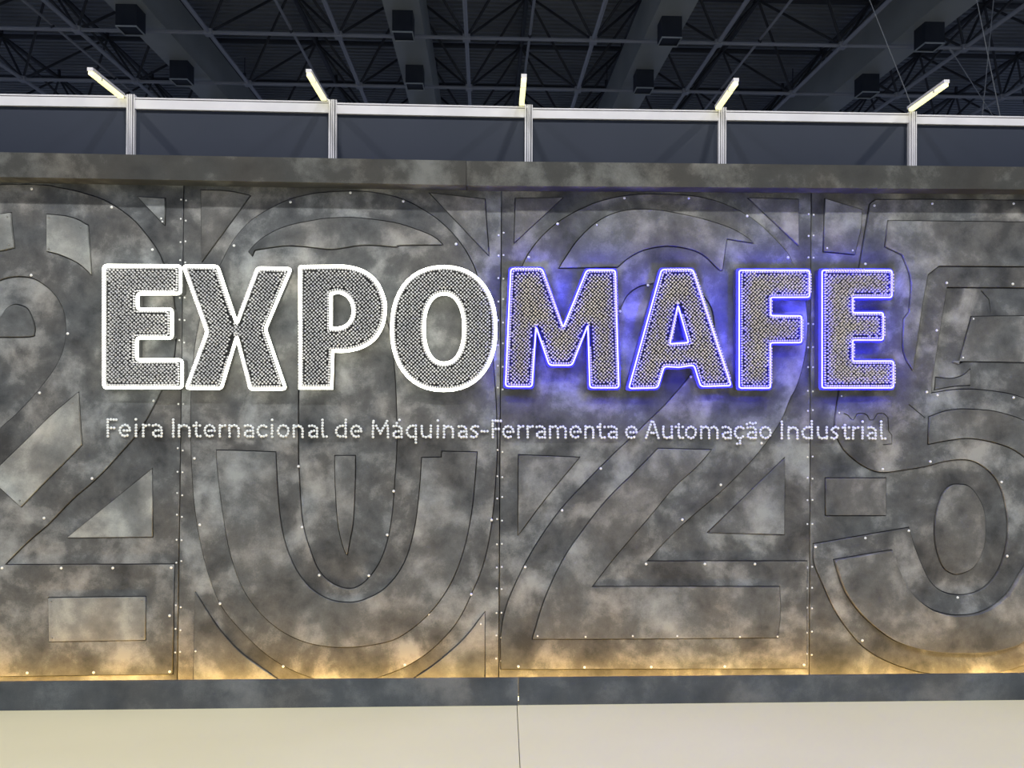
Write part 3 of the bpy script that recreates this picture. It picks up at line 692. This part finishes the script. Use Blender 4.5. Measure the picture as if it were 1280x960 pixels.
# ================================================================== LINE OF SMALL STUDDED LETTERS
def arc(cx, cy, rx, ry, a0, a1, n=20):
    return [(cx+rx*math.cos(math.radians(a0+(a1-a0)*i/n)), cy+ry*math.sin(math.radians(a0+(a1-a0)*i/n))) for i in range(n+1)]
XH, CAP = 14.0, 20.6
def glyph(c, wd):
    """strokes in pixels: x from 0 to wd, y up from the baseline"""
    h = XH/2; m = wd/2
    a_ = [[(wd*0.08, XH-0.6), (wd*0.45, XH), (wd*0.85, XH-1.6), (wd, XH*0.66), (wd, 0)], [(wd, XH*0.5), (wd*0.4, XH*0.5), (wd*0.02, XH*0.26), (wd*0.25, 0.2), (wd*0.62, 0.2), (wd, 1.6)]]
    if c == 'F': return [[(0, 0), (0, CAP)], [(0, CAP), (wd, CAP)], [(0, CAP*0.5), (wd*0.75, CAP*0.5)]]
    if c == 'I': return [[(m, 0), (m, CAP)]]
    if c == 'M': return [[(0, 0), (wd*0.03, CAP), (m, 4.5), (wd*0.97, CAP), (wd, 0)]]
    if c == 'A': return [[(0, 0), (wd*0.43, CAP), (wd*0.57, CAP), (wd, 0)], [(wd*0.2, 6.2), (wd*0.8, 6.2)]]
    if c == 'e': return [arc(m, h, m, h, 0, 300, 24), [(wd*0.1, h), (wd, h)]]
    if c == 'o': return [arc(m, h, m, h, 0, 360, 26)[:-1]+[(wd, h)]]
    if c == 'c': return [arc(m*1.15, h, m*1.15, h, 48, 312, 22)]
    if c == '\u00e7': return [arc(m*1.15, h, m*1.15, h, 48, 312, 22), [(m*1.1, 0), (m*1.0, -2.6), (m*1.45, -4.2), (m*1.2, -6.6), (m*0.5, -6.8)]]
    if c == 'a': return a_
    if c == '\u00e1': return a_+[[(m*0.9, XH+3.6), (m*1.5, XH+7.2)]]
    if c == '\u00e3': return a_+[[(wd*0.0, XH+3.6), (wd*0.28, XH+5.4), (wd*0.68, XH+3.8), (wd, XH+5.2)]]
    if c == 'i': return [[(m, 0), (m, XH)], [(m, CAP+0.4)]]
    if c == 'r': return [[(0, 0), (0, XH)], [(0, XH-4), (wd*0.45, XH-0.8), (wd, XH-0.2)]]
    if c == 'n': return [[(0, 0), (0, XH)], [(0, XH-3.4), (wd*0.4, XH), (wd*0.85, XH-1.6), (wd, XH*0.66), (wd, 0)]]
    if c == 'm': return [[(0, 0), (0, XH)], [(0, XH-2.8), (wd*0.25, XH), (wd*0.46, XH-1.6), (m, XH*0.66), (m, 0)], [(m, XH-2.8), (wd*0.75, XH), (wd*0.95, XH-1.6), (wd, XH*0.66), (wd, 0)]]
    if c == 'u': return [[(0, XH), (0, XH*0.3), (wd*0.22, 0.6), (wd*0.6, 0.2), (wd, 2.6)], [(wd, XH), (wd, 0)]]
    if c == 't': return [[(wd*0.38, CAP-3.6), (wd*0.38, 2.8), (wd*0.58, 0.2), (wd, 0.3)], [(0, XH-0.4), (wd*0.95, XH-0.4)]]
    if c == 'l': return [[(0, CAP+0.6), (0, 2.6), (wd*0.4, 0.2), (wd, 0.2)]]
    if c == 'd': return [[(wd, CAP+0.6), (wd, 0)], [(wd, XH-1.0), (m, XH), (wd*0.1, XH*0.76), (0, h), (wd*0.1, XH*0.2), (m, 0), (wd, 1.6)]]
    if c == 'q': return [[(wd, XH), (wd, -6.8)], [(wd, XH-0.3), (m, XH), (wd*0.1, XH*0.76), (0, h), (wd*0.1, XH*0.2), (m, 0), (wd, 1.8)]]
    if c == 's': return [[(wd, XH-0.8), (wd*0.45, XH), (wd*0.02, XH*0.78), (wd*0.35, XH*0.55), (wd*0.9, XH*0.34), (wd*0.85, XH*0.1), (wd*0.4, 0), (0, 0.8)]]
    if c == '-': return [[(0, h+0.4), (wd, h+0.4)]]
TEXT = [('Feira', [(134.2, 145.2), (149.5, 162), (169.8, 169.8), (178.7, 186), (190, 201.5)]),
        ('Internacional', [(216.3, 216.3), (223.5, 236.6), (242, 250), (255.5, 268), (274.5, 281), (286.7, 298), (305, 316), (322, 333), (339.8, 339.8), (347.4, 360.4), (367, 378), (385.5, 396), (403, 408)]),
        ('de', [(420, 432), (439, 451.4)]),
        ('M\u00e1quinas', [(466, 484.8), (491, 501.8), (508.4, 519.7), (527.3, 538.3), (547.2, 547.2), (555, 566), (572.6, 582.8), (588.8, 597.4)]),
        ('-', [(602, 609.4)]),
        ('Ferramenta', [(616, 625.8), (629, 641.6), (648, 654), (659.5, 666), (670.3, 681), (687.6, 707), (713, 726), (732, 741.8), (747, 756), (760, 770.8)]),
        ('e', [(783, 796)]),
        ('Automa\u00e7\u00e3o', [(808, 823.3), (829.3, 839.8), (845.2, 854), (857.6, 870), (876.5, 896.8), (902.7, 913.6), (918.8, 929.5), (934, 944.8), (950.7, 963.3)]),
        ('Industrial', [(977.5, 977.5), (986, 997), (1003.4, 1015), (1022.8, 1033.7), (1039.7, 1048), (1053.6, 1061.6), (1066.6, 1073), (1078.5, 1078.5), (1085, 1094.8), (1102, 1106.7)])]
ORD = ['first', 'second', 'third', 'fourth', 'fifth', 'sixth', 'seventh', 'eighth', 'ninth', 'tenth', 'eleventh', 'twelfth', 'thirteenth']
YT = YW-T1
STUD = dome_mesh('stud', 0.0068, 0.0050, 0.010, 8)
for word, cells in TEXT:
    for i, (c, (xa, xb_)) in enumerate(zip(word, cells)):
        base = 545.2+(xa-134)*0.0033; pts = []
        for st in glyph(c, xb_-xa):
            if len(st) == 1: pts.append(st[0]); continue
            Q = [np.array(p, float) for p in st]
            sm = smooth_poly(Q, False, 4, 55) if len(Q) < 15 else Q
            seg = [np.linalg.norm(b-a) for a, b in zip(sm[:-1], sm[1:])]; T = sum(seg); n = max(1, round(T/3.5)); cum = np.concatenate([[0], np.cumsum(seg)])
            closed = np.linalg.norm(sm[0]-sm[-1]) < 0.5
            for k in range(n+(0 if closed else 1)):
                s_ = T*k/n; j = min(int(np.searchsorted(cum, s_, 'right'))-1, len(seg)-1)
                p = sm[j]+(sm[j+1]-sm[j])*((s_-cum[j])/(seg[j]+1e-9))
                if all((p[0]-q[0])**2+(p[1]-q[1])**2 > 2.3**2 for q in pts): pts.append((p[0], p[1]))
        W = []
        for p in pts:
            q = at(xa+p[0]+random.uniform(-.25, .25), base-p[1]+random.uniform(-.25, .25), YT-0.012); W.append((q.x, YT+0.001+random.uniform(-0.001, 0.001), q.z))
        o = scatter('studded_hyphen' if c == '-' else 'studded_letter', STUD, W, M['stud'])
        if c == '-': lab = 'small hyphen of white studs between the words M\u00e1quinas and Ferramenta'
        elif len(word) == 1: lab = 'small letter e of white studs standing alone before the word Automa\u00e7\u00e3o'
        else: lab = 'small letter %s of white studs, %s letter of the word %s' % (c, ORD[i], word)
        tag(o, lab, 'hyphen' if c == '-' else 'letter', 'small studded letters under the sign')

# ================================================================== RIGGING CABLES
CB = [((1087, 0), (1139, 131), 'thin steel rigging cable passing by the fifth arm light'), ((1149, 0), (1240, 143), 'thin steel rigging cable slanting most, beyond the partition'),
      ((1221, 0), (1250, 144), 'thin steel rigging cable crossing another one, leaning away from the sign'), ((1242, 0), (1228, 143), 'thin steel rigging cable crossing another one, leaning towards the sign')]
for ci, (a, b, lab) in enumerate(CB):
    Y = (12.3, 18.4, 12.3, 15.35)[ci]
    A, B = at(*a, Y), at(*b, Y); d = B-A
    t0 = (ZB-A.z)/d.z; t1 = (-0.02-A.z)/d.z
    t = thing('rigging_cable', lab, 'cable', 'rigging cables beyond the partition')
    bar('cable', A+d*t0, A+d*t1, 0.0006*Y, M['cable'], t)
    q = A+d*t0
    bar('shackle', q-d.normalized()*0.05, q+d.normalized()*0.16, 0.03, M['steel'], t)
